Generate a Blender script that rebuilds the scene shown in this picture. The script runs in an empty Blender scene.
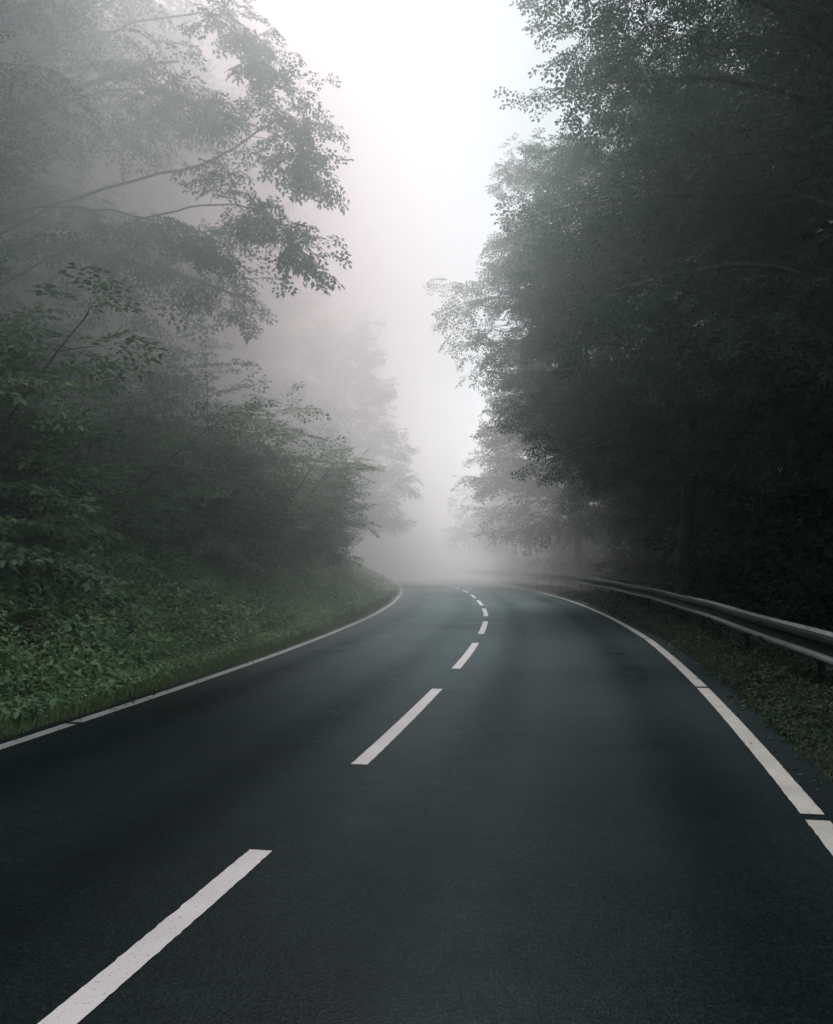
import bpy, math, random
import numpy as np
from mathutils import Vector

R = math.radians
scene = bpy.context.scene
C = scene.collection
rng = np.random.default_rng(11)

# ------------------------------------------------------------------ render
cy = scene.cycles
cy.use_denoising = True
try:
    cy.denoiser = 'OPENIMAGEDENOISE'
    cy.denoising_input_passes = 'RGB_ALBEDO_NORMAL'
except Exception:
    pass
cy.max_bounces = 10
cy.diffuse_bounces = 4
cy.glossy_bounces = 2
cy.transmission_bounces = 4
cy.volume_bounces = 4
cy.sample_clamp_indirect = 6.0
cy.use_adaptive_sampling = True
cy.adaptive_threshold = 0.025
cy.time_limit = 900
scene.view_settings.view_transform = 'Standard'
scene.view_settings.look = 'None'
scene.view_settings.exposure = 0
scene.view_settings.gamma = 1

# ------------------------------------------------------------------ helpers
def tag(o, label=None, cat=None, group=None, kind=None):
    if label: o['label'] = label
    if cat: o['category'] = cat
    if group: o['group'] = group
    if kind: o['kind'] = kind
    return o

def empty(name, loc=(0, 0, 0), rz=0.0, sc=1.0):
    o = bpy.data.objects.new(name, None)
    C.objects.link(o)
    o.location = loc
    o.rotation_euler = (0, 0, rz)
    o.scale = (sc, sc, sc)
    o.empty_display_size = .3
    return o

def np_mesh(name, V, F, mat, attr=None, smooth=False):
    """V (n,3), F list of (m,k) arrays of faces with k corners, or one array."""
    V = np.ascontiguousarray(V, dtype=np.float32)
    if not isinstance(F, list): F = [F]
    F = [np.asarray(f, dtype=np.int32) for f in F if len(f)]
    loops = np.concatenate([f.ravel() for f in F])
    sizes = np.concatenate([np.full(len(f), f.shape[1], dtype=np.int32) for f in F])
    starts = np.concatenate([[0], np.cumsum(sizes)[:-1]]).astype(np.int32)
    me = bpy.data.meshes.new(name)
    me.vertices.add(len(V)); me.vertices.foreach_set('co', V.ravel())
    me.loops.add(len(loops)); me.loops.foreach_set('vertex_index', loops)
    me.polygons.add(len(sizes))
    me.polygons.foreach_set('loop_start', starts)
    me.update(calc_edges=True)
    if attr is not None:
        a = me.attributes.new('tint', 'FLOAT', 'POINT')
        a.data.foreach_set('value', np.ascontiguousarray(attr, dtype=np.float32))
    me.polygons.foreach_set('use_smooth', np.full(len(sizes), smooth, dtype=bool))
    me.materials.append(mat)
    me.validate()
    return me

def link(name, me, parent=None):
    o = bpy.data.objects.new(name, me)
    C.objects.link(o)
    if parent: o.parent = parent
    return o

def copy_tree(o, parent=None):
    c = o.copy(); C.objects.link(c)
    if parent: c.parent = parent
    for ch in list(o.children): copy_tree(ch, c)
    return c

# ------------------------------------------------------------------ materials
def new_mat(name):
    m = bpy.data.materials.new(name); m.use_nodes = True
    nt = m.node_tree; nt.nodes.clear()
    return m, nt, nt.nodes, nt.links

def ramp(n, stops):
    r = n.new('ShaderNodeValToRGB')
    e = r.color_ramp.elements
    e[0].position, e[0].color = stops[0][0], (*stops[0][1], 1)
    e[1].position, e[1].color = stops[-1][0], (*stops[-1][1], 1)
    for p, c in stops[1:-1]:
        x = e.new(p); x.color = (*c, 1)
    return r

def leaf_mat(name, dark, mid, light, trans=.3, rough=.5, patch=.6):
    m, nt, n, l = new_mat(name)
    out = n.new('ShaderNodeOutputMaterial')
    at = n.new('ShaderNodeAttribute'); at.attribute_name = 'tint'
    geo = n.new('ShaderNodeNewGeometry')
    no = n.new('ShaderNodeTexNoise'); no.inputs['Scale'].default_value = patch; no.inputs['Detail'].default_value = 3
    l.new(geo.outputs['Position'], no.inputs['Vector'])
    mx = n.new('ShaderNodeMath'); mx.operation = 'MULTIPLY_ADD'; mx.inputs[1].default_value = .7; 
    l.new(no.outputs['Fac'], mx.inputs[0])
    sc = n.new('ShaderNodeMath'); sc.operation = 'MULTIPLY'; sc.inputs[1].default_value = .6
    l.new(at.outputs['Fac'], sc.inputs[0]); l.new(sc.outputs[0], mx.inputs[2])
    sb = n.new('ShaderNodeMath'); sb.operation = 'SUBTRACT'; sb.inputs[1].default_value = .15
    l.new(mx.outputs[0], sb.inputs[0])
    r = ramp(n, [(.1, dark), (.5, mid), (.92, light)])
    l.new(sb.outputs[0], r.inputs[0])
    p = n.new('ShaderNodeBsdfPrincipled')
    p.inputs['Roughness'].default_value = rough
    p.inputs['Specular IOR Level'].default_value = .35
    l.new(r.outputs[0], p.inputs['Base Color'])
    t = n.new('ShaderNodeBsdfTranslucent')
    hs = n.new('ShaderNodeMix'); hs.data_type = 'RGBA'; hs.blend_type = 'MULTIPLY'; hs.inputs[0].default_value = 1
    hs.inputs[7].default_value = (.95, 1.1, .7, 1)
    l.new(r.outputs[0], hs.inputs[6]); l.new(hs.outputs[2], t.inputs['Color'])
    ms = n.new('ShaderNodeMixShader'); ms.inputs[0].default_value = trans
    l.new(p.outputs[0], ms.inputs[1]); l.new(t.outputs[0], ms.inputs[2])
    l.new(ms.outputs[0], out.inputs['Surface'])
    return m

M = {}
M['beech'] = leaf_mat('beech_leaf', (.010, .036, .031), (.024, .066, .053), (.058, .118, .076))
M['wood'] = leaf_mat('shade_leaf', (.003, .012, .0118), (.006, .022, .020), (.013, .036, .031), trans=.15)  # shade inside the wood painted in as a darker leaf colour
M['bush'] = leaf_mat('bush_leaf', (.060, .122, .088), (.155, .252, .170), (.36, .45, .26), trans=.32, rough=.42)
M['cover'] = leaf_mat('cover_leaf', (.062, .145, .082), (.20, .34, .185), (.42, .51, .25), trans=.28, rough=.48, patch=.6)
M['grass'] = leaf_mat('grass_blade', (.055, .105, .050), (.11, .185, .080), (.21, .26, .11), trans=.28, rough=.5, patch=.8)
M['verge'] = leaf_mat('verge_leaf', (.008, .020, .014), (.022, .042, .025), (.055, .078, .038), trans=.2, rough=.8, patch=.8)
M['shade'] = leaf_mat('deep_shade_leaf', (.002, .007, .007), (.005, .014, .013), (.010, .022, .019), trans=.1)  # near-black leaf colour standing in for the deep shade under the trees
M['fern'] = leaf_mat('fern_leaf', (.03, .07, .03), (.06, .12, .05), (.10, .18, .07), trans=.3, rough=.5)

def bark_mat():
    m, nt, n, l = new_mat('bark')
    out = n.new('ShaderNodeOutputMaterial'); p = n.new('ShaderNodeBsdfPrincipled')
    tc = n.new('ShaderNodeTexCoord')
    mp = n.new('ShaderNodeMapping'); mp.inputs['Scale'].default_value = (3, 3, .8)
    no = n.new('ShaderNodeTexNoise'); no.inputs['Scale'].default_value = 3; no.inputs['Detail'].default_value = 8
    l.new(tc.outputs['Object'], mp.inputs[0]); l.new(mp.outputs[0], no.inputs['Vector'])
    r = ramp(n, [(.3, (.016, .019, .017)), (.55, (.034, .037, .034)), (.8, (.055, .066, .05))])
    l.new(no.outputs['Fac'], r.inputs[0]); l.new(r.outputs[0], p.inputs['Base Color'])
    p.inputs['Roughness'].default_value = .75
    b = n.new('ShaderNodeBump'); b.inputs['Strength'].default_value = .5; b.inputs['Distance'].default_value = .03
    l.new(no.outputs['Fac'], b.inputs['Height']); l.new(b.outputs[0], p.inputs['Normal'])
    l.new(p.outputs[0], out.inputs['Surface'])
    return m
M['bark'] = bark_mat()

def soil_mat():
    m, nt, n, l = new_mat('soil')
    out = n.new('ShaderNodeOutputMaterial'); p = n.new('ShaderNodeBsdfPrincipled')
    geo = n.new('ShaderNodeNewGeometry')
    no = n.new('ShaderNodeTexNoise'); no.inputs['Scale'].default_value = 5; no.inputs['Detail'].default_value = 10
    l.new(geo.outputs['Position'], no.inputs['Vector'])
    r = ramp(n, [(.3, (.010, .014, .010)), (.55, (.020, .026, .017)), (.8, (.035, .045, .026))])
    l.new(no.outputs['Fac'], r.inputs[0]); l.new(r.outputs[0], p.inputs['Base Color'])
    p.inputs['Roughness'].default_value = .9
    b = n.new('ShaderNodeBump'); b.inputs['Strength'].default_value = .8; b.inputs['Distance'].default_value = .06
    l.new(no.outputs['Fac'], b.inputs['Height']); l.new(b.outputs[0], p.inputs['Normal'])
    l.new(p.outputs[0], out.inputs['Surface'])
    return m
M['soil'] = soil_mat()

def asphalt_mat():
    m, nt, n, l = new_mat('asphalt')
    out = n.new('ShaderNodeOutputMaterial')
    geo = n.new('ShaderNodeNewGeometry')
    lat = n.new('ShaderNodeAttribute'); lat.attribute_name = 'tint'          # metres from the centre line
    def noise(scale, detail, rough=.6, rot=0, sc=None):
        t = n.new('ShaderNodeTexNoise'); t.inputs['Scale'].default_value = scale; t.inputs['Detail'].default_value = detail; t.inputs['Roughness'].default_value = rough
        if sc:
            mp = n.new('ShaderNodeMapping'); mp.inputs['Rotation'].default_value = (0, 0, R(rot)); mp.inputs['Scale'].default_value = sc
            l.new(geo.outputs['Position'], mp.inputs[0]); l.new(mp.outputs[0], t.inputs['Vector'])
        else:
            l.new(geo.outputs['Position'], t.inputs['Vector'])
        return t.outputs['Fac']
    def op(o, a, b):
        x = n.new('ShaderNodeMath'); x.operation = o
        for k, v in enumerate((a, b)):
            if isinstance(v, (int, float)): x.inputs[k].default_value = v
            else: l.new(v, x.inputs[k])
        return x.outputs[0]
    def mr(sock, a, b, c, d):
        r = n.new('ShaderNodeMapRange')
        for k, x in zip(('From Min', 'From Max', 'To Min', 'To Max'), (a, b, c, d)): r.inputs[k].default_value = x
        l.new(sock, r.inputs['Value']); return r.outputs[0]
    vo = n.new('ShaderNodeTexVoronoi'); vo.inputs['Scale'].default_value = 85       # stones in the binder
    l.new(geo.outputs['Position'], vo.inputs['Vector'])
    sp = n.new('ShaderNodeSeparateColor'); l.new(vo.outputs['Color'], sp.inputs[0])
    fine = noise(160, 4, .7)
    big = noise(.45, 6, .62)
    mid = noise(3.5, 6, .7)
    grain = op('ADD', op('MULTIPLY', sp.outputs[0], .6), op('MULTIPLY', fine, .4))
    r = ramp(n, [(.12, (.0015, .0042, .0043)), (.5, (.0042, .0096, .0099)), (.78, (.0115, .0185, .0192)), (.95, (.042, .056, .057))])
    l.new(grain, r.inputs[0])
    # wheel tracks about .85 m either side of the middle of each lane, polished and darker
    tr = op('ABSOLUTE', op('SUBTRACT', op('ABSOLUTE', lat.outputs['Fac'], 0), 1.55), 0)
    track = mr(op('ABSOLUTE', op('SUBTRACT', tr, .8), 0), .08, .42, 1, 0)
    v = op('ADD', op('MULTIPLY', big, .9), op('MULTIPLY', mid, .55))
    shade = op('SUBTRACT', mr(v, .5, .95, .65, 1.4), op('MULTIPLY', track, .22))
    mul = n.new('ShaderNodeMix'); mul.data_type = 'RGBA'; mul.blend_type = 'MULTIPLY'; mul.inputs[0].default_value = 1
    cb = n.new('ShaderNodeCombineColor')
    for k in range(3): l.new(shade, cb.inputs[k])
    l.new(r.outputs[0], mul.inputs[6]); l.new(cb.outputs[0], mul.inputs[7])
    df = n.new('ShaderNodeBsdfDiffuse'); l.new(mul.outputs[2], df.inputs['Color'])
    gl = n.new('ShaderNodeBsdfGlossy'); gl.inputs['Color'].default_value = (.62, .80, .83, 1)     # bitumen film, bluish where wet
    wet = op('ADD', op('MULTIPLY', noise(1, 5, .6, -25, (.28, .45, 1)), .7), op('MULTIPLY', mid, .3))
    l.new(op('SUBTRACT', mr(wet, .36, .64, .40, .29), op('MULTIPLY', track, .05)), gl.inputs['Roughness'])
    fr = n.new('ShaderNodeFresnel'); fr.inputs['IOR'].default_value = 1.33
    b = n.new('ShaderNodeBump'); b.inputs['Strength'].default_value = .34; b.inputs['Distance'].default_value = .003
    l.new(op('ADD', vo.outputs['Distance'], op('MULTIPLY', fine, .5)), b.inputs['Height'])
    for x in (df, gl): l.new(b.outputs[0], x.inputs['Normal'])
    l.new(b.outputs[0], fr.inputs['Normal'])
    ms = n.new('ShaderNodeMixShader')
    l.new(op('MULTIPLY', fr.outputs[0], mr(wet, .36, .64, .13, .23)), ms.inputs[0])
    l.new(df.outputs[0], ms.inputs[1]); l.new(gl.outputs[0], ms.inputs[2])
    l.new(ms.outputs[0], out.inputs['Surface'])
    return m
M['asphalt'] = asphalt_mat()

def paint_mat(name, lo, hi, wear=.585):
    m, nt, n, l = new_mat(name)
    out = n.new('ShaderNodeOutputMaterial'); p = n.new('ShaderNodeBsdfPrincipled')
    geo = n.new('ShaderNodeNewGeometry')
    no = n.new('ShaderNodeTexNoise'); no.inputs['Scale'].default_value = 70; no.inputs['Detail'].default_value = 6; no.inputs['Roughness'].default_value = .75
    n2 = n.new('ShaderNodeTexNoise'); n2.inputs['Scale'].default_value = 2.2; n2.inputs['Detail'].default_value = 5
    for t in (no, n2): l.new(geo.outputs['Position'], t.inputs['Vector'])
    r = ramp(n, [(.25, lo), (.7, hi)])
    l.new(n2.outputs['Fac'], r.inputs[0])
    rw = ramp(n, [(wear, (0, 0, 0)), (wear + .06, (1, 1, 1))])
    l.new(no.outputs['Fac'], rw.inputs[0])
    mx = n.new('ShaderNodeMix'); mx.data_type = 'RGBA'
    l.new(rw.outputs[0], mx.inputs[0]); l.new(r.outputs[0], mx.inputs[6]); mx.inputs[7].default_value = (.16, .165, .165, 1)
    l.new(mx.outputs[2], p.inputs['Base Color'])
    p.inputs['Roughness'].default_value = .6; p.inputs['Specular IOR Level'].default_value = .3
    b = n.new('ShaderNodeBump'); b.inputs['Strength'].default_value = .4; b.inputs['Distance'].default_value = .004
    l.new(no.outputs['Fac'], b.inputs['Height']); l.new(b.outputs[0], p.inputs['Normal'])
    l.new(p.outputs[0], out.inputs['Surface'])
    return m
M['dash'] = paint_mat('dash_paint', (.57, .575, .57), (.70, .70, .695))
M['line_right'] = paint_mat('edge_paint', (.36, .365, .33), (.51, .51, .46), .56)
M['line_left'] = paint_mat('dull_edge_paint', (.30, .33, .32), (.46, .49, .48), .56)

def steel_mat():
    m, nt, n, l = new_mat('galvanised_steel')
    out = n.new('ShaderNodeOutputMaterial'); p = n.new('ShaderNodeBsdfPrincipled')
    geo = n.new('ShaderNodeNewGeometry')
    no = n.new('ShaderNodeTexNoise'); no.inputs['Scale'].default_value = 2.5; no.inputs['Detail'].default_value = 8
    l.new(geo.outputs['Position'], no.inputs['Vector'])
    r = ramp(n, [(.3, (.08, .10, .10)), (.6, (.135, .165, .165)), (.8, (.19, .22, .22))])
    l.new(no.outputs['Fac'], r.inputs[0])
    # shading put into the colour: dark upright faces, pale sky-lit slopes
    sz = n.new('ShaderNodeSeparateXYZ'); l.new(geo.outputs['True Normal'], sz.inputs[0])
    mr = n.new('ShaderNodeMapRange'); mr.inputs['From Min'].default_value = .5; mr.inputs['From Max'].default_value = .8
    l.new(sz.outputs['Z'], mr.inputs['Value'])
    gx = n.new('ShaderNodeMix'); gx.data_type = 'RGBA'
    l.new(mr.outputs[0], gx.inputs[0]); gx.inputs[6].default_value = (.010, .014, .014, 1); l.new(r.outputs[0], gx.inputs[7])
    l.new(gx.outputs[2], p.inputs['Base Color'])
    p.inputs['Metallic'].default_value = .1; p.inputs['Roughness'].default_value = .65; p.inputs['Specular IOR Level'].default_value = .06
    l.new(p.outputs[0], out.inputs['Surface'])
    return m
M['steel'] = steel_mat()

# ------------------------------------------------------------------ the course of the road
DS = .25
_S = np.arange(-60, 330, DS)
def _heading(s):
    z = np.clip(s, -25, None)
    return np.arctan(.215) - .00498 * z
_h = _heading(_S)
_i0 = int(60 / DS)
_x = np.cumsum(np.sin(_h)) * DS; _y = np.cumsum(np.cos(_h)) * DS
_x = _x - _x[_i0] - 1.75; _y = _y - _y[_i0]
def road_at(s):
    """point on the centre line and unit vector to the right of it"""
    s = np.asarray(s, float)
    x = np.interp(s, _S, _x); y = np.interp(s, _S, _y); h = np.interp(s, _S, _h)
    return x, y, np.cos(h), -np.sin(h)
def pt(s, t):
    x, y, nx, ny = road_at(s)
    return x + nx * t, y + ny * t
def st_of(X, Y):
    X = np.atleast_1d(np.asarray(X, float)); Y = np.atleast_1d(np.asarray(Y, float))
    S = np.empty(len(X)); T = np.empty(len(X))
    for i in range(0, len(X), 4000):
        d = (X[i:i+4000, None] - _x) ** 2 + (Y[i:i+4000, None] - _y) ** 2
        k = d.argmin(1)
        S[i:i+4000] = _S[k]
        T[i:i+4000] = (X[i:i+4000] - _x[k]) * np.cos(_h[k]) - (Y[i:i+4000] - _y[k]) * np.sin(_h[k])
    return S, T
def t_centre(s): return np.interp(s, [3, 7, 15, 24, 36, 50, 64], [-.035, 0, 0, -.05, -.26, -.28, -.05])
def t_left(s): return np.interp(s, [5, 14, 26, 38, 52, 68], [-2.98, -3.05, -3.2, -3.42, -3.42, -3.05])
def t_right(s): return np.interp(s, [5, 12, 18, 36, 52, 66], [2.93, 3.10, 3.22, 3.22, 3.1, 3.15])
def t_rail(s): return np.interp(s, [0, 10, 16, 31, 46, 70], [4.12, 4.2, 4.26, 4.6, 5.0, 4.6])

def bumps(x, y):
    return (.5 * np.sin(x * .9 + 1.3) * np.sin(y * .7 + .4) + .3 * np.sin(x * 2.1 + y * 1.3) + .2 * np.sin(x * 3.7 - y * 2.9 + 2))
def ground_h(s, t):
    s, t = np.broadcast_arrays(np.asarray(s, float), np.asarray(t, float))
    x, y = pt(s, t)
    e_l = -t_left(s) + .22
    d = -t - e_l                                # metres beyond the left edge of the asphalt
    dd = np.clip(d, 0, None)
    left = np.where(dd < .7, .10 * dd, .07 + .50 * (dd - .7))
    left = np.where(dd > 6.7, 3.07 + .22 * (dd - 6.7), left)
    left = np.minimum(left, 9) + .10 * bumps(x, y) * np.clip(dd / 2, 0, 1)
    e_r = t_right(s) + .34
    q = np.clip(t - e_r, 0, None)
    right = np.where(q < 1.2, .03 * q, .036 - .16 * (q - 1.2))
    right = np.maximum(right, -2.5) + .05 * bumps(x * 1.3, y) * np.clip(q / .8, 0, 1)
    z = np.where(t < 0, left, right)
    on = (d < 0) & (q <= 0)
    return np.where(on, -.03, z - .012)
def ground_xy(X, Y):
    s, t = st_of(X, Y)
    return ground_h(s, t)

def sheet(name, S, T, Z, mat, smooth=True, attr=None):
    ns, ntt = S.shape
    X, Y = pt(S, T)
    V = np.stack([X, Y, Z], -1).reshape(-1, 3)
    i = np.arange(ns * ntt).reshape(ns, ntt)
    F = np.stack([i[:-1, :-1], i[:-1, 1:], i[1:, 1:], i[1:, :-1]], -1).reshape(-1, 4)
    return np_mesh(name, V, F, mat, attr, smooth=smooth)

sv = np.concatenate([np.arange(-60, 0, 2), np.arange(0, 70, .4), np.arange(70, 328, 3)])
tv = np.concatenate([np.arange(-160, -30, 10), np.arange(-30, -12, 1.5), np.arange(-12, -4, .4), np.arange(-4, -2.8, .08),
                     [-2, 0, 2], np.arange(3, 5.4, .1), np.arange(5.4, 14, .6), np.arange(14, 40, 3), np.arange(40, 300, 15)])
Sg, Tg = np.meshgrid(sv, tv, indexing='ij')
ground = link('ground', sheet('ground', Sg, Tg, ground_h(Sg, Tg), M['soil']))
tag(ground, 'dark forest soil rising into a bank left of the road', 'ground', kind='structure')

# road: from just outside the left line to a strip outside the right line
sr = np.concatenate([np.arange(-50, 80, .5), np.arange(80, 300, 2)])
fr = np.linspace(0, 1, 15)
Sr = np.repeat(sr[:, None], 15, 1)
ragl = .03 * np.sin(sr * 3.1) + .025 * np.sin(sr * 7.7 + 1)
tl = t_left(sr) - .18 + ragl; tr = t_right(sr) + .34 + .04 * np.sin(sr * 2.3) + .02 * np.sin(sr * 6.1)
Tr = tl[:, None] + (tr - tl)[:, None] * fr
road = link('road', sheet('road', Sr, Tr, np.zeros_like(Sr), M['asphalt'], True, Tr.ravel()))
tag(road, 'damp black asphalt road curving gently left into the fog', 'road', kind='structure')

def strip(name, s0, s1, tf, w, mat, z=.004, skew=0.0):
    n = max(4, int((s1 - s0) / .035)) if s0 < 30 else max(4, int((s1 - s0) / .2))
    s = np.linspace(s0, s1, n)
    j = .0018
    a = tf(s) - w / 2 + rng.normal(0, j, n); b = tf(s) + w / 2 + rng.normal(0, j, n)
    S2 = np.stack([s + skew, s], 1)
    T2 = np.stack([a, b], 1)
    o = link(name, sheet(name, S2, T2, np.full(S2.shape, z), mat, smooth=False), road)
    return o

# centre dashes: 4 m painted, 2 m bare; the far end of the first is at 4.75 m
s_end = 4.87
for k in range(0, 17):
    e = s_end + 6.0 * k + .02 * k
    strip('centre_dash', e - 4.0, e, t_centre, .125, M['dash'])
# edge lines, laid in lengths with a small bare joint between them
def lengths(joints, lo, hi, gap):
    b = [lo] + list(joints) + [hi]
    return [(b[i] + (gap / 2 if i else 0), b[i + 1] - (gap / 2 if i + 2 < len(b) else 0)) for i in range(len(b) - 1)]
for a, b in lengths([6.03, 11.5, 18.2, 30, 46], -20, 130, .13):
    strip('edge_line', a, b, t_right, .135, M['line_right'])
for a, b in lengths([8.1, 22, 44], -20, 130, .10):
    strip('edge_line', a, b, t_left, .125, M['line_left'])

# ------------------------------------------------------------------ guardrail
gr = empty('guardrail', (*[float(v) for v in pt(12., 4.26)], 0))
tag(gr, 'galvanised steel guardrail on posts along the right verge', 'guardrail')
prof = np.array([(.014, .748), (0, .757), (-.03, .748), (-.058, .728), (-.078, .694), (-.082, .655), (-.07, .632), (-.02, .602), (-.012, .585), (-.012, .545),
                 (-.020, .510), (-.045, .494), (-.066, .480), (-.082, .458), (-.078, .440), (-.04, .428), (-.012, .436)])
def gr_local(V):
    return V - np.array(gr.location)[None, :]
def rail_piece(s0, s1, off):
    s = np.linspace(s0, s1, max(3, int((s1 - s0) / .5)))
    S2 = np.repeat(s[:, None], len(prof), 1)
    T2 = t_rail(s)[:, None] + prof[None, :, 0] + off
    Z2 = np.repeat(prof[None, :, 1], len(s), 0) + .01 * np.sin(s * .8)[:, None]
    X, Y = pt(S2, T2)
    V = np.stack([X, Y, Z2], -1)
    # sheet metal 4 mm thick: a back skin behind the front one
    nx, ny = road_at(s)[2:]
    B = V + np.stack([nx, ny, np.zeros(len(s))], -1)[:, None, :] * .005
    n, k = S2.shape
    A = np.concatenate([V.reshape(-1, 3), B.reshape(-1, 3)])
    i = np.arange(n * k).reshape(n, k); j = i + n * k
    f = [np.stack([i[:-1, :-1], i[1:, :-1], i[1:, 1:], i[:-1, 1:]], -1).reshape(-1, 4),
         np.stack([j[:-1, :-1], j[:-1, 1:], j[1:, 1:], j[1:, :-1]], -1).reshape(-1, 4)]
    for c in (0, k - 1):
        f.append(np.stack([i[:-1, c], i[1:, c], j[1:, c], j[:-1, c]], -1))
    for c in (0, n - 1):
        f.append(np.stack([i[c, :-1], i[c, 1:], j[c, 1:], j[c, :-1]], -1))
    return gr_local(A), np.concatenate(f)
def box_v(x0, x1, y0, y1, z0, z1):
    V = np.array([(x, y, z) for z in (z0, z1) for y in (y0, y1) for x in (x0, x1)], float)
    F = np.array([(0, 2, 3, 1), (4, 5, 7, 6), (0, 1, 5, 4), (2, 6, 7, 3), (0, 4, 6, 2), (1, 3, 7, 5)])
    return V, F
def bolts_at(s):
    Vs, Fs, n0 = [], [], 0
    for ds in (-.10, .0, .10):
        for tz, zz in ((-.086, .672), (-.086, .465)):
            for_ring = []
            x, y, nx, ny = road_at(s + ds)
            cx, cyy = x + nx * (t_rail(s) + tz), y + ny * (t_rail(s) + tz)
            dx, dy = ny * -1, nx
            ring = [(cx + dx * .016 * math.cos(a) , cyy + dy * .016 * math.cos(a), zz + .016 * math.sin(a)) for a in np.linspace(0, 2 * math.pi, 6, endpoint=False)]
            ring2 = [(p[0] - nx * .012, p[1] - ny * .012, p[2]) for p in ring]
            Vs += ring + ring2
            for k in range(6):
                Fs.append((n0 + k, n0 + (k + 1) % 6, n0 + 6 + (k + 1) % 6, n0 + 6 + k))
            Fs.append((n0 + 6, n0 + 7, n0 + 8, n0 + 9)); Fs.append((n0 + 6, n0 + 9, n0 + 10, n0 + 11))
            n0 += 12
    return gr_local(np.array(Vs, float)), np.array(Fs)
kk = 0
s = -2.75
while s < 110:
    V, F = rail_piece(s - .16, s + 4 + .0, -.006 if kk % 2 else 0)
    if s < 26:
        bv, bf = bolts_at(s)
        F = np.concatenate([F, bf + len(V)]); V = np.concatenate([V, bv])
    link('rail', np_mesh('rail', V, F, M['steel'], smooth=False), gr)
    kk += 1
    # post and distance piece
    sp_ = s + 1.9
    x, y, nx, ny = [float(v) for v in road_at(sp_)]
    T0 = float(t_rail(sp_))
    g = float(ground_h(sp_, T0 + .2))
    def place(V):
        W = np.empty_like(V)
        W[:, 0] = x + nx * (T0 + V[:, 0]) + (-ny) * V[:, 1]
        W[:, 1] = y + ny * (T0 + V[:, 0]) + nx * V[:, 1]
        W[:, 2] = V[:, 2]
        return gr_local(W)
    Vs, Fs, n0 = [], [], 0
    for b in ((.10, .108, -.05, .05, g - .25, .70), (.108, .155, -.05, -.043, g - .25, .70), (.108, .155, .043, .05, g - .25, .70)):
        V, F = box_v(*b); Vs.append(place(V)); Fs.append(F + n0); n0 += 8
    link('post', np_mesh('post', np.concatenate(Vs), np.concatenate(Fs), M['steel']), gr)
    V, F = box_v(.0, .098, -.03, .03, .50, .68)
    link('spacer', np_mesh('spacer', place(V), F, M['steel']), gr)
    s += 4.0

# ------------------------------------------------------------------ leaves
def leaf_shape(kind):
    """unit leaf along +x, normal +z, folded a little on the midrib"""
    if kind == 'rhomb':
        V = np.array([(0, 0, 0), (.45, -.30, .07), (1, 0, -.10), (.45, .30, .07)])
        F = np.array([(0, 1, 2), (0, 2, 3)])
    else:
        V = np.array([(0, 0, 0), (.28, -.28, .07), (.68, -.22, .03), (1, 0, -.14), (.68, .22, .03), (.28, .28, .07)])
        F = np.array([(0, 1, 2, 3), (0, 3, 4, 5)])
    return V, F

def frames(fwd, up):
    f = fwd / np.linalg.norm(fwd, axis=1, keepdims=True)
    r = np.cross(up, f); r /= np.linalg.norm(r, axis=1, keepdims=True) + 1e-9
    u = np.cross(f, r)
    return np.stack([f, r, u], -1)         # columns are the local axes

def scatter(P, Fm, sc, V, F):
    W = np.einsum('nij,vj->nvi', Fm, V) * sc[:, None, None] + P[:, None, :]
    k = len(V)
    return W.reshape(-1, 3), (F[None] + (np.arange(len(P)) * k)[:, None, None]).reshape(-1, F.shape[1])

def make_spray(r, n_side, leaf, length, kind='rhomb'):
    """a flat fan of leaves on a twig: the shape beech and hornbeam twigs have"""
    P, D, U, S = [], [], [], []
    def twig(p, d, L, step):
        side = np.array([-d[1], d[0], 0]); k = 1 if r.random() < .5 else -1
        u = .12
        while u < 1.02:
            q = p + d * L * u + np.array([0, 0, -.14 * L * u * u])
            dd = d * .55 + side * k * .83 + np.array([0, 0, r.normal(-.12, .22)])
            P.append(q); D.append(dd); U.append((r.normal(0, .32), r.normal(0, .32), 1)); S.append(leaf * r.uniform(.65, 1.15))
            k = -k; u += step / L * r.uniform(.75, 1.25)
        P.append(p + d * L * .98 + np.array([0, 0, -.14 * L])); D.append(d + np.array([0, 0, -.2])); U.append((0, r.normal(0, .3), 1)); S.append(leaf)
    d0 = np.array([1., 0, 0])
    twig(np.zeros(3), d0, length, leaf * .55)
    for i in range(n_side):
        u = .15 + .65 * (i + r.random()) / n_side
        k = 1 if i % 2 else -1
        a = k * R(r.uniform(32, 58))
        twig(d0 * length * u + np.array([0, 0, -.14 * length * u * u]), np.array([math.cos(a), math.sin(a), r.normal(0, .1)]), length * (1 - u) * .62 + leaf, leaf * .6)
    V, F = leaf_shape(kind)
    W, G = scatter(np.array(P), frames(np.array(D, float), np.array(U, float)), np.array(S), V, F)
    return W, G, len(P), len(V)

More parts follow.
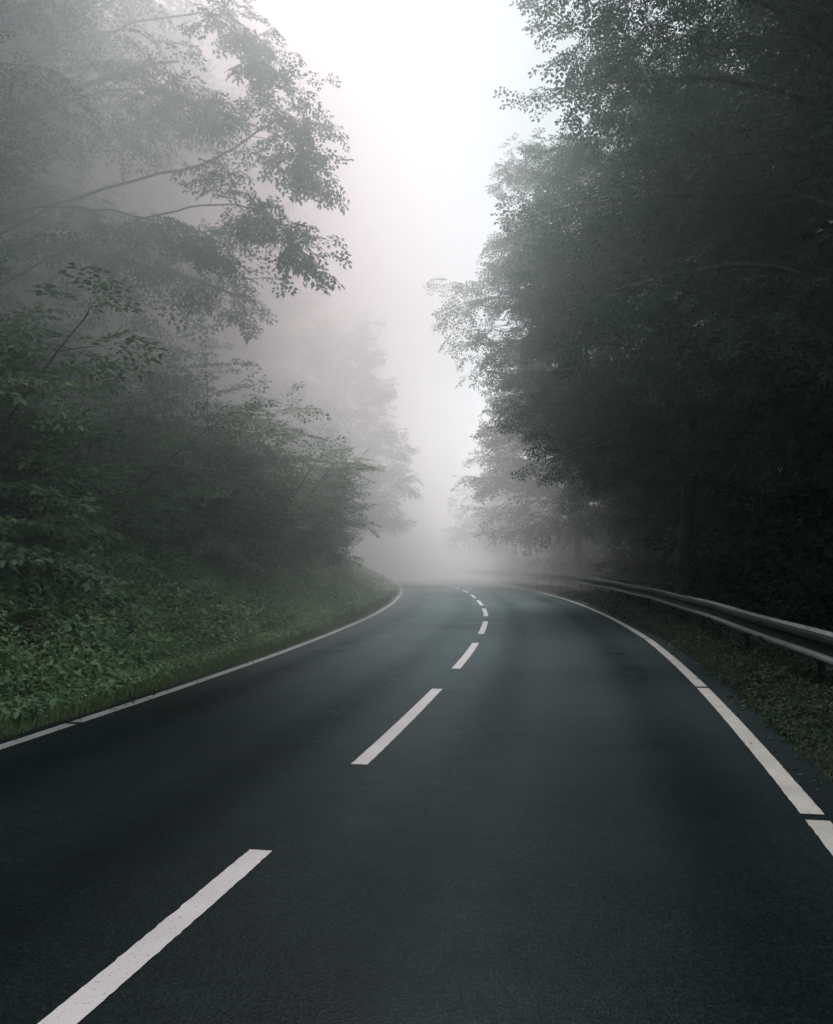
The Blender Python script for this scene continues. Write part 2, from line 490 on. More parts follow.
def tube_mesh(tubes):
    Vs, Fs, n0 = [], [], 0
    for pts, rad, sides in tubes:
        pts = np.asarray(pts, float); n = len(pts)
        d = np.gradient(pts, axis=0); d /= np.linalg.norm(d, axis=1, keepdims=True) + 1e-9
        ref = np.array([.31, .95, .05]) if abs(d[0][2]) > .6 else np.array([.02, .03, 1.])
        a = np.cross(d, ref); a /= np.linalg.norm(a, axis=1, keepdims=True) + 1e-9
        b = np.cross(d, a)
        th = np.linspace(0, 2 * math.pi, sides, endpoint=False)
        ring = pts[:, None] + (a[:, None] * np.cos(th)[None, :, None] + b[:, None] * np.sin(th)[None, :, None]) * np.asarray(rad)[:, None, None]
        i = np.arange(n * sides).reshape(n, sides) + n0
        j = np.roll(i, -1, 1)
        Fs.append(np.stack([i[:-1], j[:-1], j[1:], i[1:]], -1).reshape(-1, 4))
        Vs.append(ring.reshape(-1, 3)); n0 += n * sides
    return np.concatenate(Vs), np.concatenate(Fs)

class Grower:
    def __init__(self, seed, leaf=.085, spray_len=.55, n_side=4, kind='rhomb', sub=(.55, .6), twig_step=.30, keep=1.0, tilt=.42, hang=(-8, 38)):
        self.r = np.random.default_rng(seed)
        self.tubes, self.sp = [], []
        self.sub, self.twig_step, self.keep, self.tilt, self.hang = sub, twig_step, keep, tilt, hang
        self.variants = [make_spray(self.r, n_side, leaf, spray_len, kind) for _ in range(6)]
    def spray(self, p, az, el, sc=1.0):
        r = self.r
        if r.random() > self.keep: return
        f = (math.cos(az) * math.cos(el), math.sin(az) * math.cos(el), math.sin(el))
        self.sp.append((*p, *f, r.normal(0, self.tilt), r.normal(0, self.tilt), 1.0, sc * r.uniform(.75, 1.25), r.random()))
    def path(self, p, az, el, L, droop, wander=.12, seg=.5):
        n = max(3, int(L / seg)); st = L / n
        pts, dirs = [np.array(p, float)], []
        for i in range(n):
            pts.append(pts[-1] + st * np.array([math.cos(az) * math.cos(el), math.sin(az) * math.cos(el), math.sin(el)]))
            dirs.append((az, el))
            el = max(el - droop * st, -.75); az += self.r.normal(0, wander)
        dirs.append(dirs[-1])
        return np.array(pts), dirs
    def limb(self, p, az, el, L, rad, level=0, droop=.08, u0=.22, tubes=True):
        pts, dirs = self.path(p, az, el, L, droop, .13 if level == 0 else .16, .5 if level == 0 else .35)
        self.dress(pts, dirs, L, rad, level, droop, u0, tubes)
    def dress(self, pts, dirs, L, rad, level=0, droop=.08, u0=.22, tubes=True, ratio=.42):
        r = self.r
        if tubes:
            self.tubes.append((pts, np.linspace(rad, max(rad * .22, .003), len(pts)), 6 if level == 0 else 3))
        n = len(pts) - 1
        if level < 2:
            d = u0 * L; k = 1 if r.random() < .5 else -1
            while d < L * .98:
                u = d / L; f = u * n; i = min(int(f), n - 1)
                p = pts[i] + (pts[i + 1] - pts[i]) * (f - i)
                az, el = dirs[i]
                l2 = (ratio * L * (1 - .62 * u) + .3) * r.uniform(.6, 1.2) if level == 0 else (.55 * L * (1 - .6 * u) + .1) * r.uniform(.6, 1.2)
                if l2 > .3:
                    self.limb(p, az + k * R(r.uniform(38, 72)), el * .6 + R(r.uniform(-30, 32)), l2, max(rad * (1 - .8 * u) * .5, .004), level + 1, droop * 1.6 + .1, .3,
                              tubes=(level == 0 or rad > .012))
                k = -k; d += self.sub[level] * r.uniform(.7, 1.3) * (1 if u < .6 else .65)
        if level >= 1 or u0 < .7:
            d = (.2 if level else .6) * L; k = 1
            while d < L:
                u = d / L; f = u * n; i = min(int(f), n - 1)
                p = pts[i] + (pts[i + 1] - pts[i]) * (f - i)
                az, el = dirs[i]
                self.spray(p, az + k * R(r.uniform(25, 60)), el - R(r.uniform(*self.hang)))
                k = -k; d += self.twig_step * r.uniform(.8, 1.3)
        az, el = dirs[-1]
        self.spray(pts[-1], az, el)
    def crown(self, mat, name='crown'):
        A = np.array(self.sp); print(name, len(A), 'sprays', len(A) * self.variants[0][2], 'leaves')
        Vs, Fs, Ts, n0 = [], [], [], 0
        for v, (W, G, nl, lv) in enumerate(self.variants):
            B = A[v::6]
            if not len(B): continue
            fm = frames(B[:, 3:6], B[:, 6:9])
            X, F = scatter(B[:, :3], fm, B[:, 9], W, G)
            leafr = self.r.random((len(B), nl)) * .75 + B[:, 10:11] * .35 - .05
            Ts.append(np.repeat(leafr.ravel(), lv)); Vs.append(X); Fs.append(F + n0); n0 += len(X)
        return np_mesh(name, np.concatenate(Vs), np.concatenate(Fs), mat, np.concatenate(Ts))
    def wood(self, name='trunk'):
        return np_mesh(name, *tube_mesh(self.tubes), M['bark'], smooth=True)

def trunk_path(r, H, lean=(0, 0), wob=.10):
    n = int(H / .8)
    z = np.linspace(-.4, H, n)
    x = lean[0] * z / H + wob * np.cumsum(r.normal(0, 1, n)) * .6; y = lean[1] * z / H + wob * np.cumsum(r.normal(0, 1, n)) * .6
    x -= x[0]; y -= y[0]
    return np.stack([x, y, z], 1)

def trunk_rad(z, H, r0):
    return r0 * ((1 - np.clip(z / H, 0, 1) * .88) + .55 * np.exp(-np.clip(z + .4, 0, None) / .45))

def beech(seed, H, r0, base, radius, n_limbs, lean=(0, 0), az_bias=None, spread=(.78, 1.15), droop=.07, **kw):
    """tall forest beech: radius(u) gives the limb length at the relative crown height u"""
    g = Grower(seed, **kw); r = g.r
    tp = trunk_path(r, H, lean)
    g.tubes.append((tp, trunk_rad(tp[:, 2], H, r0), 12))
    az = r.uniform(0, 6.28)
    for i in range(n_limbs):
        u = (i + r.random() * .7) / n_limbs
        z = base + (H * .985 - base) * u ** 1.05
        k = np.interp(z, tp[:, 2], np.arange(len(tp))); j = int(k)
        p = tp[j] + (tp[min(j + 1, len(tp) - 1)] - tp[j]) * (k - j)
        L = radius(u) * r.uniform(*spread)
        if az_bias is not None:
            L *= 1 + az_bias[1] * max(0, math.cos(az - az_bias[0]))
        rr = float(trunk_rad(np.array(z), H, r0))
        g.limb(p, az, R(12 + 42 * u + r.uniform(-8, 8)), max(L, .6), min(rr * .5, .018 * L + .02), 0, droop + .03 * r.random())
        az += 2.4 + r.normal(0, .3)
    return g

def add_tree(name, g, mat, loc, rz=0, sc=1.0):
    o = empty(name, loc, rz, sc)
    link('trunk', g.wood(), o)
    link('crown', g.crown(M[mat]), o)
    return o

# ------------------------------------------------------------------ beeches on the right
TOR = math.pi                                         # towards the road from the right side
gA = beech(21, 21, .34, 5.8, lambda u: 7.4 * (1 - u * .30) * (.75 + .5 * math.sin(min(u * 2.2, 1.57))), 54, az_bias=(TOR, .12), leaf=.10, spray_len=.62, twig_step=.33)
gB = beech(33, 19, .30, 5.0, lambda u: 7.5 * min(1, .58 + 1.35 * u) * (1 - max(0, u - .38) * 1.0), 76, az_bias=(TOR, .14), spread=(.9, 1.06), droop=.055, leaf=.10, spray_len=.66, twig_step=.33)
gP = beech(45, 19, .22, 2.5, lambda u: 4.6 * (1 - u * .5), 40, leaf=.13, spray_len=.75, twig_step=.42, n_side=3)
gF = beech(57, 19, .26, 3.2, lambda u: 6.0 * (1 - u * .55), 60, leaf=.20, spray_len=1.0, twig_step=.62, n_side=3, sub=(.8, .9))

def gz(x, y): return float(ground_xy(x, y)[0])
def put(src, x, y, rz, sc, label, group=None, first=[]):
    o = src if not src.get('_used') else copy_tree(src)
    src['_used'] = 1
    o.location = (x, y, gz(x, y) - .05); o.rotation_euler = (0, 0, rz); o.scale = (sc,) * 3
    tag(o, label, 'tree', group)
    return o

tA = add_tree('beech_tree', gA, 'beech', (0, 0, 0))
tB = add_tree('beech_tree', gB, 'beech', (0, 0, 0))
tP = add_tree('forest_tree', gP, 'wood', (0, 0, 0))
tF = add_tree('beech_tree', gF, 'beech', (0, 0, 0))
GR = 'beech trees behind the guardrail'
put(tA, 10.3, 20.0, 0.0, 1.0, 'tall dark beech with layered sprays framing the upper right of the sky gap', GR)
put(tB, 9.6, 32.5, 0.1, 1.0, 'hazy beech whose low drooping boughs reach farthest left over the right lane', GR)
put(tP, 10.6, 10.6, 1.9, 1.05, 'darkest beech beside the nearest stretch of guardrail at the right edge', GR)
put(tB, 13.5, 26.0, 2.6, 1.05, 'dark beech standing between the tall framing beech and the hazy low-boughed one', GR)
put(tA, 10.6, 42.0, 3.6, .95, 'grey misty beech just past the low-boughed beech behind the guardrail', GR)
put(tF, 8.8, 71.0, .8, .95, 'pale foggy beech where the guardrail fades out at the bend', GR)
put(tF, 9.6, 54.0, 2.2, 1.0, 'faint beech behind the far stretch of guardrail before the bend', GR)
rr = np.random.default_rng(5)
spots = []
for yy in np.arange(4, 62, 5.2):
    for xx in (15.5, 20.5, 26, 32):
        spots.append((xx + rr.uniform(-1.6, 1.6), yy + rr.uniform(-1.8, 1.8)))
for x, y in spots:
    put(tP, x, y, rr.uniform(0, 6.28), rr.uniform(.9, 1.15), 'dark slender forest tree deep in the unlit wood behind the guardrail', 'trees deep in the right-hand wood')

# ------------------------------------------------------------------ beech on the left with boughs hanging over the road
def hanging_beech():
    g = beech(71, 20, .36, 7.8, lambda u: 5.4 * (1 - u * .5), 42, leaf=.10, spray_len=.6, twig_step=.33)
    o = add_tree('beech_tree', g, 'beech', (0, 0, 0))
    base = np.array([-9.6, 18.5, 0.])
    def bough(seed, pts, u0, ratio, rad, dens=.26):
        b = Grower(seed, leaf=.08, spray_len=.42, n_side=4, kind='hex', sub=(.36, .38), twig_step=dens)
        P = np.array(pts, float) - base - np.array([.18, 0, 0])
        # a smooth curve through the given joints
        n = 26
        tt = np.linspace(0, len(P) - 1, n)
        Q = np.stack([np.interp(tt, np.arange(len(P)), P[:, k]) for k in range(3)], 1)
        for _ in range(3):
            Q[1:-1] = (Q[:-2] + 2 * Q[1:-1] + Q[2:]) / 4
        Q[1:-1] += b.r.normal(0, .02, (n - 2, 3))
        d = np.gradient(Q, axis=0)
        dirs = [(math.atan2(v[1], v[0]), math.atan2(v[2], math.hypot(v[0], v[1]))) for v in d]
        L = float(np.linalg.norm(np.diff(Q, axis=0), axis=1).sum())
        b.dress(Q, dirs, L, rad, 0, .25, u0, True, ratio)
        br = link('bough', b.wood('bough'), o)
        link('foliage', b.crown(M['beech'], 'foliage'), br)
    # three boughs whose leafy ends hang free against the fog
    bough(1, [(-9.2, 18.4, 11.2), (-7.0, 17.8, 12.0), (-5.0, 17.3, 12.2), (-3.8, 17.1, 12.2), (-3.1, 17.0, 11.7), (-2.9, 17.0, 11.1)], .50, .14, .028)
    bough(2, [(-9.3, 18.4, 7.6), (-7.4, 17.8, 8.6), (-5.2, 17.3, 9.0), (-3.6, 17.1, 9.2), (-2.8, 17.0, 9.9), (-2.2, 16.9, 10.0), (-1.9, 16.9, 9.4), (-2.0, 16.9, 8.8)], .42, .13, .035)
    bough(3, [(-9.4, 18.4, 6.6), (-7.2, 17.9, 7.6), (-5.0, 17.4, 8.3), (-3.8, 17.1, 8.4), (-2.9, 17.0, 8.3), (-2.3, 16.95, 7.85), (-2.05, 16.95, 7.35)], .50, .14, .028)
    bough(4, [(-9.3, 18.4, 8.4), (-7.2, 17.7, 8.6), (-5.6, 17.3, 8.3), (-4.4, 17.1, 7.9), (-3.7, 17.0, 7.4)], .35, .2, .028)
    bough(5, [(-9.3, 18.4, 9.6), (-7.2, 17.7, 10.6), (-5.6, 17.3, 10.8), (-4.4, 17.1, 10.6), (-3.6, 17.0, 10.0)], .35, .2, .028)
    o.location = (-9.6, 18.5, 0)
    # the trunk base meets the bank
    for c in o.children:
        pass
    return o
hb = hanging_beech()
tag(hb, 'misty beech with leafy boughs hanging against the white sky above the left lane', 'tree', 'beech trees on the left bank')

GL = 'beech trees on the left bank'
put(tA, -15.5, 17.0, .7, .95, 'big hazy beech behind the nearest bushes in the upper left corner', GL)
put(tB, -15.0, 27.0, 4.0, 1.0, 'grey misty beech behind the bough-hung beech on the left bank', GL)
put(tF, -11.5, 38.0, 1.1, 1.05, 'pale beech rising above the farthest bushes on the left bank', GL)
put(tF, -11.5, 52.0, 2.9, 1.2, 'tall very faint pinkish beech beside the white sky gap on the left', GL)
put(tF, -4.8, 60.0, 5.0, .80, 'rounded pale beech leaning over the road at the left of the bend', GL)
put(tP, -18.0, 20.0, 0, 1.1, 'dim slender trees in the fog on top of the left bank', 'trees on top of the left bank')
for x, y in ((-19, 30), (-17, 42), (-16, 9), (-21, 14), (-18, 54)):
    put(tP, x, y, rr.uniform(0, 6), 1.1, 'dim slender trees in the fog on top of the left bank', 'trees on top of the left bank')

# ------------------------------------------------------------------ bushes
def bush(seed, H, W, n_stems, leaf, kind='rhomb', step=.27, n_side=4):
    g = Grower(seed, leaf=leaf, spray_len=leaf * 6.2, n_side=n_side, kind=kind, sub=(.5, .5), twig_step=step, tilt=.20, hang=(-6, 16))
    r = g.r
    for i in range(n_stems):
        az = 2.4 * i + r.normal(0, .3)
        lean = R(r.uniform(52, 86)) if i else R(87)
        L = H * r.uniform(.75, 1.08)
        p0 = np.array([math.cos(az) * .25 * r.random(), math.sin(az) * .25 * r.random(), -.25])
        pts, dirs = g.path(p0, az, lean, L, .07, .1, .4)
        g.tubes.append((pts, np.linspace(.05, .008, len(pts)), 6))
        n = len(pts) - 1
        d = .35; k = r.uniform(0, 6.28)
        while d < L:
            u = d / L; f = u * n; j = min(int(f), n - 1)
            p = pts[j] + (pts[j + 1] - pts[j]) * (f - j)
            l1 = W * (.95 - .72 * u) * r.uniform(.55, 1.1)
            g.limb(p, k, R(r.uniform(-4, 26)), max(l1, .35), .012, 1, .22, .25)
            k += 2.4 + r.normal(0, .4); d += .24 * r.uniform(.7, 1.3)
        g.spray(pts[-1], *dirs[-1])
    return g
def add_bush(g, mat):
    o = empty('bush')
    link('stem', g.wood('stem'), o); link('foliage', g.crown(M[mat], 'foliage'), o)
    return o
bu = [add_bush(bush(101, 4.0, 2.3, 8, .115, 'hex', .27), 'bush'), add_bush(bush(102, 4.6, 2.3, 8, .10, 'rhomb', .27), 'bush'),
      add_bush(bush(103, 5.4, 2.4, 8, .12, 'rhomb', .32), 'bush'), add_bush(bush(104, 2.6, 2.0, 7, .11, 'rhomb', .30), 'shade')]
def put_bush(i, x, y, rz, sc, label, group):
    src = bu[i]
    o = src if not src.get('_used') else copy_tree(src)
    src['_used'] = 1
    o.location = (x, y, gz(x, y)); o.rotation_euler = (0, 0, rz); o.scale = (sc,) * 3
    tag(o, label, 'bush', group)
GB = 'bushes on the left bank'
put_bush(0, -6.9, 12.2, .3, 1.0, 'nearest bush with bright layered sprays at the left edge of the bank', GB)
put_bush(1, -6.3, 16.4, 1.2, .82, 'dark green bush right behind the nearest bush on the bank', GB)
put_bush(2, -5.2, 22.0, 2.2, .95, 'tall leafy bush in the middle of the left bank', GB)
put_bush(1, -4.9, 28.0, 3.6, 1.05, 'greyish bush past the tall one, overhanging the bank slope', GB)
put_bush(2, -4.6, 36.0, 4.7, .95, 'hazy spiky-topped bush nearest to the bend of the road', GB)
put_bush(1, -5.6, 46.0, 5.6, .75, 'faint low bush at the end of the left bank, at the bend', GB)
put_bush(2, -9.8, 13.2, .4, .95, 'bush high on the bank behind the nearest bush', GB)
put_bush(1, -10.0, 18.5, 4.1, 1.0, 'shaded bush at the foot of the bough-hung beech', GB)
put_bush(2, -8.8, 24.0, 5.3, 1.0, 'dim bush behind the tall leafy bush of the left bank', GB)
put_bush(1, -8.6, 32.0, 2.0, 1.1, 'dim bush behind the greyish overhanging bush', GB)
put_bush(2, -8.6, 42.0, .9, 1.0, 'very pale bush behind the spiky-topped bush', GB)
put_bush(0, -9.6, 8.6, 2.4, 1.1, 'bush cut off by the left picture edge, uphill of the nearest bush', GB)
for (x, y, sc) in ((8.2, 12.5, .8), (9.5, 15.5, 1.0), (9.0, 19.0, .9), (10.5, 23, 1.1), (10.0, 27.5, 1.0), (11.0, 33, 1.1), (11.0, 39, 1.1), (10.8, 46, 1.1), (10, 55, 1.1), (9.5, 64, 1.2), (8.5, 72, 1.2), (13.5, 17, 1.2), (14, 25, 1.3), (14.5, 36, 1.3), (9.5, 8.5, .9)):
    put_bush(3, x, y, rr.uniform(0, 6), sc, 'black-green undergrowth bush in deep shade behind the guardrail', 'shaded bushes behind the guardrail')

# ------------------------------------------------------------------ ground cover
def cover(name, S, T, hmin, hmax, nl, leaf, mat, seed, spread=.22, kind='hex', lift=0.0):
    """leafy herbs: every plant a loose dome of leaves"""
    r = np.random.default_rng(seed)
    n = len(S)
    X, Y = pt(S, T); Z = ground_h(S, T)
    ht = r.uniform(hmin, hmax) if np.isscalar(hmin) and n == 1 else hmin + (hmax - hmin) * r.random(n)
    tilt = r.random(n)
    P = np.repeat(np.stack([X, Y, Z], 1), nl, 0)
    H = np.repeat(ht, nl); 
    a = r.uniform(0, 6.28, n * nl); q = np.sqrt(r.random(n * nl)) * spread * (.5 + np.repeat(tilt, nl))
    dz = H * (1 - .55 * (q / (spread * 1.5)) ** 2) * r.uniform(.35, 1.0, n * nl) + lift
    P = P + np.stack([np.cos(a) * q, np.sin(a) * q, dz], 1)
    D = np.stack([np.cos(a + r.normal(0, .6, n * nl)), np.sin(a + r.normal(0, .6, n * nl)), r.normal(-.15, .35, n * nl)], 1)
    U = np.stack([r.normal(0, .4, n * nl), r.normal(-.1, .4, n * nl), np.ones(n * nl)], 1)
    V, F = leaf_shape(kind)
    kindly = np.clip(1 + .55 * bumps(X * 1.1 + 3, Y * 1.1), .5, 1.7)          # broad-leaved patches among small-leaved ones
    sc = leaf * r.uniform(.55, 1.3, n * nl) * np.repeat(r.uniform(.65, 1.25, n) * kindly, nl)
    W, G = scatter(P, frames(D, U), sc, V, F)
    t = r.random(n * nl) * .6 + np.repeat(r.random(n), nl) * .4
    return W, G, np.repeat(t, len(V))

def join(parts):
    Vs, Fs, Ts, n0 = [], {}, [], 0
    for W, G, t in parts:
        Vs.append(W); Ts.append(t); Fs.setdefault(G.shape[1], []).append(G + n0); n0 += len(W)
    return np.concatenate(Vs), [np.concatenate(f) for f in Fs.values()], np.concatenate(Ts)

def area(n, s0, s1, d0, d1, seed, power=1.0):
    r = np.random.default_rng(seed)
    S = s0 + (s1 - s0) * r.random(n) ** power
    T = t_left(S) - .2 - (d0 + (d1 - d0) * r.random(n))
    return S, T
parts = []
S, T = area(5200, 4, 20, .75, 6.5, 1); parts.append(cover('', S, T, .12, .50, 20, .085, None, 2, .20))
S, T = area(3600, 4, 22, .35, 1.2, 3); parts.append(cover('', S, T, .04, .18, 12, .055, None, 4, .14))
S, T = area(4600, 20, 38, .5, 6.0, 5); parts.append(cover('', S, T, .12, .50, 14, .11, None, 6, .24, 'rhomb'))
S, T = area(2600, 38, 70, .6, 6.0, 7); parts.append(cover('', S, T, .15, .55, 12, .15, None, 8, .3, 'rhomb'))
S, T = area(260, 5, 40, 1.5, 5.5, 9); parts.append(cover('', S, T, .45, .85, 26, .09, None, 10, .22))
V, F, A = join(parts)
uc = link('undergrowth', np_mesh('undergrowth', V, F, M['cover'], A))
tag(uc, 'low leafy green undergrowth covering the left bank below the bushes', 'undergrowth', kind='stuff')

# right verge weeds, and dark growth behind the rail
def area_r(n, s0, s1, d0, d1, seed):
    r = np.random.default_rng(seed)
    S = s0 + (s1 - s0) * r.random(n)
    T = t_right(S) + .34 + (d0 + (d1 - d0) * r.random(n) ** 1.1)
    return S, T
parts = []
S, T = area_r(2600, 4, 22, .02, 1.3, 21); parts.append(cover('', S, T, .04, .17, 18, .045, None, 22, .13))
S, T = area_r(1500, 22, 60, .05, 1.6, 23); parts.append(cover('', S, T, .08, .25, 11, .10, None, 24, .2, 'rhomb'))
S, T = area_r(3000, 4, 40, 1.2, 4.5, 25); parts.append(cover('', S, T, .15, .45, 12, .10, None, 26, .26, 'rhomb'))
S, T = area_r(160, 5, 22, .3, 1.3, 27); parts.append(cover('', S, T, .22, .40, 18, .06, None, 28, .14))
V, F, A = join(parts)
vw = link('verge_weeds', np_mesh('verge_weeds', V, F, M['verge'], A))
tag(vw, 'dark low weeds on the verge beneath the guardrail', 'weeds', kind='stuff')

def blades(S, T, hmin, hmax, w, seed, lean=.5):
    r = np.random.default_rng(seed); n = len(S)
    X, Y = pt(S, T); Z = ground_h(S, T)
    B = np.stack([X, Y, Z], 1)
    h = r.uniform(hmin, hmax, n); a = r.uniform(0, 6.28, n); l = r.random(n) * lean
    side = np.stack([np.cos(a), np.sin(a), np.zeros(n)], 1); fw = np.stack([-np.sin(a), np.cos(a), np.zeros(n)], 1)
    up = np.array([0, 0, 1.])
    w = (w * r.uniform(.6, 1.3, n))[:, None]
    m = B + up * (h * .6)[:, None] + fw * (h * l * .35)[:, None]
    t = B + up * (h * (1 - .25 * l))[:, None] + fw * (h * l)[:, None]
    V = np.stack([B - side * w, B + side * w, m + side * w * .7, m - side * w * .7, t], 1)
    i = np.arange(n)[:, None] * 5
    Q = np.concatenate([i, i + 1, i + 2, i + 3], 1); Tr_ = np.concatenate([i + 3, i + 2, i + 4], 1)
    return V.reshape(-1, 3), [Q, Tr_], np.repeat(r.random(n), 5)
gv, gf, ga, n0 = [], [[], []], [], 0
def add_bl(*a, **k):
    global n0
    V, (Q, Tq), A = blades(*a, **k)
    gv.append(V); gf[0].append(Q + n0); gf[1].append(Tq + n0); ga.append(A); n0 += len(V)
S, T = area(26000, 4, 22, -.02, .95, 31); add_bl(S, T, .03, .14, .004, 32, lean=1.0)
S, T = area(14000, 22, 66, -.02, 1.6, 33); add_bl(S, T, .07, .18, .009, 34)
S, T = area(5000, 36, 62, .8, 5, 35); add_bl(S, T, .25, .6, .014, 36)
S, T = area(2500, 5, 36, .6, 3.5, 37); add_bl(S, T, .25, .55, .007, 38, lean=.8)
gm = np_mesh('verge_grass', np.concatenate(gv), [np.concatenate(gf[0]), np.concatenate(gf[1])], M['grass'], np.concatenate(ga))
vg = link('verge_grass', gm)
tag(vg, 'short green grass along the road edges', 'grass', kind='stuff')

r = np.random.default_rng(91)
S = np.concatenate([3.5 + 30 * r.random(260) ** 1.3, 3 + 26 * r.random(240) ** 1.3])
T = np.concatenate([t_left(S[:260]) - .1 + np.abs(r.normal(0, .16, 260)) - .06, t_right(S[260:]) + .30 - np.abs(r.normal(0, .16, 240)) + .05])
X, Y = pt(S, T); n = len(S)
a = r.uniform(0, 6.28, n)
W, G = scatter(np.stack([X, Y, np.full(n, .011)], 1), frames(np.stack([np.cos(a), np.sin(a), r.normal(0, .06, n)], 1), np.stack([r.normal(0, .2, n), r.normal(0, .2, n), np.ones(n)], 1)), r.uniform(.02, .055, n), *leaf_shape('hex'))
M['litter'] = leaf_mat('fallen_leaf', (.020, .018, .010), (.050, .045, .020), (.11, .10, .04), trans=.1, rough=.5)
tag(link('leaf_litter', np_mesh('leaf_litter', W, G, M['litter'], np.repeat(r.random(n), 6))), 'small fallen leaves scattered along both road edges', 'fallen leaves', kind='stuff')

S, T = area_r(30000, 4, 30, -.05, 1.6, 39)
V, F, A = blades(S, T, .04, .20, .004, 40, lean=1.0)
M['dark_grass'] = leaf_mat('shaded_grass', (.014, .036, .018), (.034, .072, .036), (.080, .115, .052), trans=.2, rough=.8, patch=.8)  # darker copy of the grass, shade of the right verge put into its colour
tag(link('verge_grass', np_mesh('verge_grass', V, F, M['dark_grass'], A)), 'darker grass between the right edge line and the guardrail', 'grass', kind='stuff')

# ferns among the undergrowth
def fern_frond(r, L, az):
    n = 15
    P, D, U, S_ = [], [], [], []
    pts = []
    for i in range(n + 1):
        u = i / n
        q = np.array([math.cos(az) * L * u * (.9 - .1 * u), math.sin(az) * L * u * (.9 - .1 * u), L * (.95 * u - .75 * u * u)])
        pts.append(q)
        if i < 2: continue
        w = L * .30 * math.sin(math.pi * min(1, .12 + u * .9)) + .01
        for k in (-1, 1):
            P.append(q); D.append((math.cos(az + k * 1.25), math.sin(az + k * 1.25), -.15 + r.normal(0, .06))); U.append((0, 0, 1)); S_.append(w)
    V = np.array([(0, -.06, 0), (.5, -.11, .02), (1, 0, -.05), (.5, .11, .02), (0, .06, 0)]); F = np.array([(0, 1, 2, 3), (0, 3, 4, 4)])
    V = np.array([(0, -.05, 0), (.45, -.13, .02), (1, 0, -.06), (.45, .13, .02)]); F = np.array([(0, 1, 2), (0, 2, 3)])
    W, G = scatter(np.array(P), frames(np.array(D), np.array(U, float)), np.array(S_), V, F)
    tv, tf = tube_mesh([(np.array(pts), np.linspace(.006, .002, n + 1), 3)])
    return np_mesh('frond', np.concatenate([W, tv]), [G, tf + len(W)], M['fern'], np.concatenate([np.repeat(r.random(len(P)) * .4 + .3, 4), np.full(len(tv), .4)]))
def fern(x, y, L, seed, label):
    r = np.random.default_rng(seed)
    o = empty('fern', (x, y, gz(x, y) + .05))
    tag(o, label, 'fern', 'ferns on the left bank')
    for k in range(9):
        link('frond', fern_frond(r, L * r.uniform(.8, 1.1), k * .7 + r.normal(0, .15)), o)
fern(-4.95, 10.8, .75, 1, 'bright green fern at the left picture edge below the nearest bush')
fern(-4.6, 13.6, .65, 2, 'fern at the foot of the dark green bush, right of the bright fern')
fern(-3.55, 16.5, .5, 3, 'small fern low on the bank, close to the left edge line')

# ------------------------------------------------------------------ fog
def fog_mat():
    m, nt, n, l = new_mat('fog')
    out = n.new('ShaderNodeOutputMaterial')
    v = n.new('ShaderNodeVolumeScatter')
    v.inputs['Color'].default_value = (1, 1, 1, 1)
    v.inputs['Anisotropy'].default_value = .49
    geo = n.new('ShaderNodeNewGeometry')
    sp = n.new('ShaderNodeSeparateXYZ'); l.new(geo.outputs['Position'], sp.inputs[0])
    def mr(sock, a, b, c, d, smooth=True):
        r = n.new('ShaderNodeMapRange')
        if smooth: r.interpolation_type = 'SMOOTHSTEP'
        for k, x in zip(('From Min', 'From Max', 'To Min', 'To Max'), (a, b, c, d)): r.inputs[k].default_value = x
        l.new(sock, r.inputs['Value']); return r.outputs[0]
    def op(o, a, b):
        x = n.new('ShaderNodeMath'); x.operation = o; l.new(a, x.inputs[0])
        if isinstance(b, (int, float)): x.inputs[1].default_value = b
        else: l.new(b, x.inputs[1])
        return x.outputs[0]
    near = op('MULTIPLY', mr(sp.outputs['Y'], 5, 18, FOG['near'], FOG['mid']), mr(sp.outputs['Y'], 24, 55, 1, .35))
    far = mr(sp.outputs['Y'], 26, 64, 0, FOG['far'])
    side = mr(sp.outputs['X'], -4, 3.5, 2.2, FOG['wood'])
    no = n.new('ShaderNodeTexNoise'); no.inputs['Scale'].default_value = .11; no.inputs['Detail'].default_value = 1
    l.new(geo.outputs['Position'], no.inputs['Vector'])
    puff = mr(no.outputs['Fac'], .35, .68, .55, 1.5)
    up = mr(sp.outputs['Z'], 2, 8, .40, 1.5)
    top = mr(sp.outputs['Z'], 10, 18, 1.0, .15)
    lid = mr(sp.outputs['Z'], 4, 10, 1.0, .10)
    d = op('MULTIPLY', op('ADD', op('MULTIPLY', op('MULTIPLY', near, side), op('MULTIPLY', up, top)), op('MULTIPLY', op('MULTIPLY', far, lid), mr(sp.outputs['Z'], .8, 4.5, 1.6, 1))), puff)
    mc = n.new('ShaderNodeMix'); mc.data_type = 'RGBA'
    l.new(mr(sp.outputs['Y'], 12, 46, 0, 1), mc.inputs[0])
    mc.inputs[6].default_value = (.82, .98, .975, 1); mc.inputs[7].default_value = (1, .985, .995, 1)
    l.new(mc.outputs[2], v.inputs['Color'])
    l.new(d, v.inputs['Density'])
    l.new(v.outputs[0], out.inputs['Volume'])
    m.cycles.volume_step_rate = FOG['step']
    return m
FOG = dict(near=.003, mid=.032, far=.056, wood=.11, step=.40)
V, F = box_v(-110, 110, -30, 230, -6, 30)
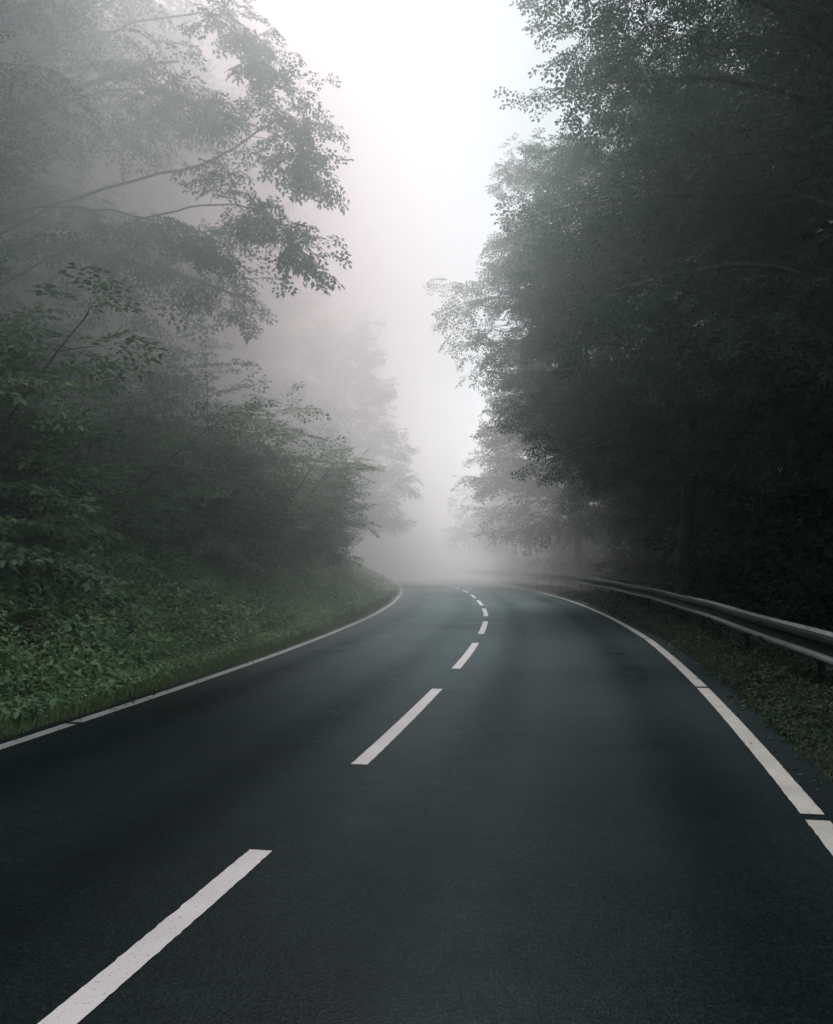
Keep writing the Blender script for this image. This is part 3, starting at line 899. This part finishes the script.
fog = link('fog', np_mesh("fog", V, F, fog_mat()))
tag(fog, 'white fog filling the whole road cutting between the trees', 'fog', kind='stuff')

# ------------------------------------------------------------------ sky, sun, camera
w = bpy.data.worlds.new('World'); scene.world = w; w.use_nodes = True
nt = w.node_tree; n = nt.nodes; l = nt.links
bg = n['Background']
sky = n.new('ShaderNodeTexSky'); sky.sky_type = 'NISHITA'; sky.sun_disc = False
SUN_EL, SUN_AZ = R(46), R(-5)
sky.sun_elevation = SUN_EL; sky.sun_rotation = SUN_AZ
sky.air_density = 1.0; sky.dust_density = 1.2; sky.ozone_density = 1.0
hs = n.new('ShaderNodeHueSaturation'); hs.inputs['Saturation'].default_value = .30
l.new(sky.outputs[0], hs.inputs['Color'])
ov = n.new('ShaderNodeMix'); ov.data_type = 'RGBA'; ov.inputs[0].default_value = .72      # a lid of even cloud over the clear sky
ov.inputs[7].default_value = (4.3, 3.75, 3.9, 1)
l.new(hs.outputs[0], ov.inputs[6])
mx = n.new('ShaderNodeMix'); mx.data_type = 'RGBA'; mx.blend_type = 'MULTIPLY'; mx.inputs[0].default_value = 1
mx.inputs[7].default_value = (.85, 1.0, .995, 1)
l.new(ov.outputs[2], mx.inputs[6]); l.new(mx.outputs[2], bg.inputs['Color'])
bg.inputs['Strength'].default_value = .165

sun = bpy.data.objects.new('sun', bpy.data.lights.new('sun', 'SUN'))
C.objects.link(sun)
sun.data.energy = 3.6; sun.data.angle = R(20); sun.data.color = (1, .945, .95)
sun.rotation_euler = (-(math.pi / 2 - SUN_EL), 0, -SUN_AZ)
sun.location = (0, 40, 40)

cam = bpy.data.objects.new('camera', bpy.data.cameras.new('camera'))
C.objects.link(cam)
cam.location = (0, 0, 1.5)
cam.rotation_euler = (R(90 + 3.1), 0, 0)
cam.data.sensor_fit = 'VERTICAL'; cam.data.sensor_height = 36; cam.data.lens = 31.8
cam.data.clip_end = 1000; cam.data.clip_start = .05
scene.camera = cam
for o in C.objects:
    if '_used' in o: del o['_used']
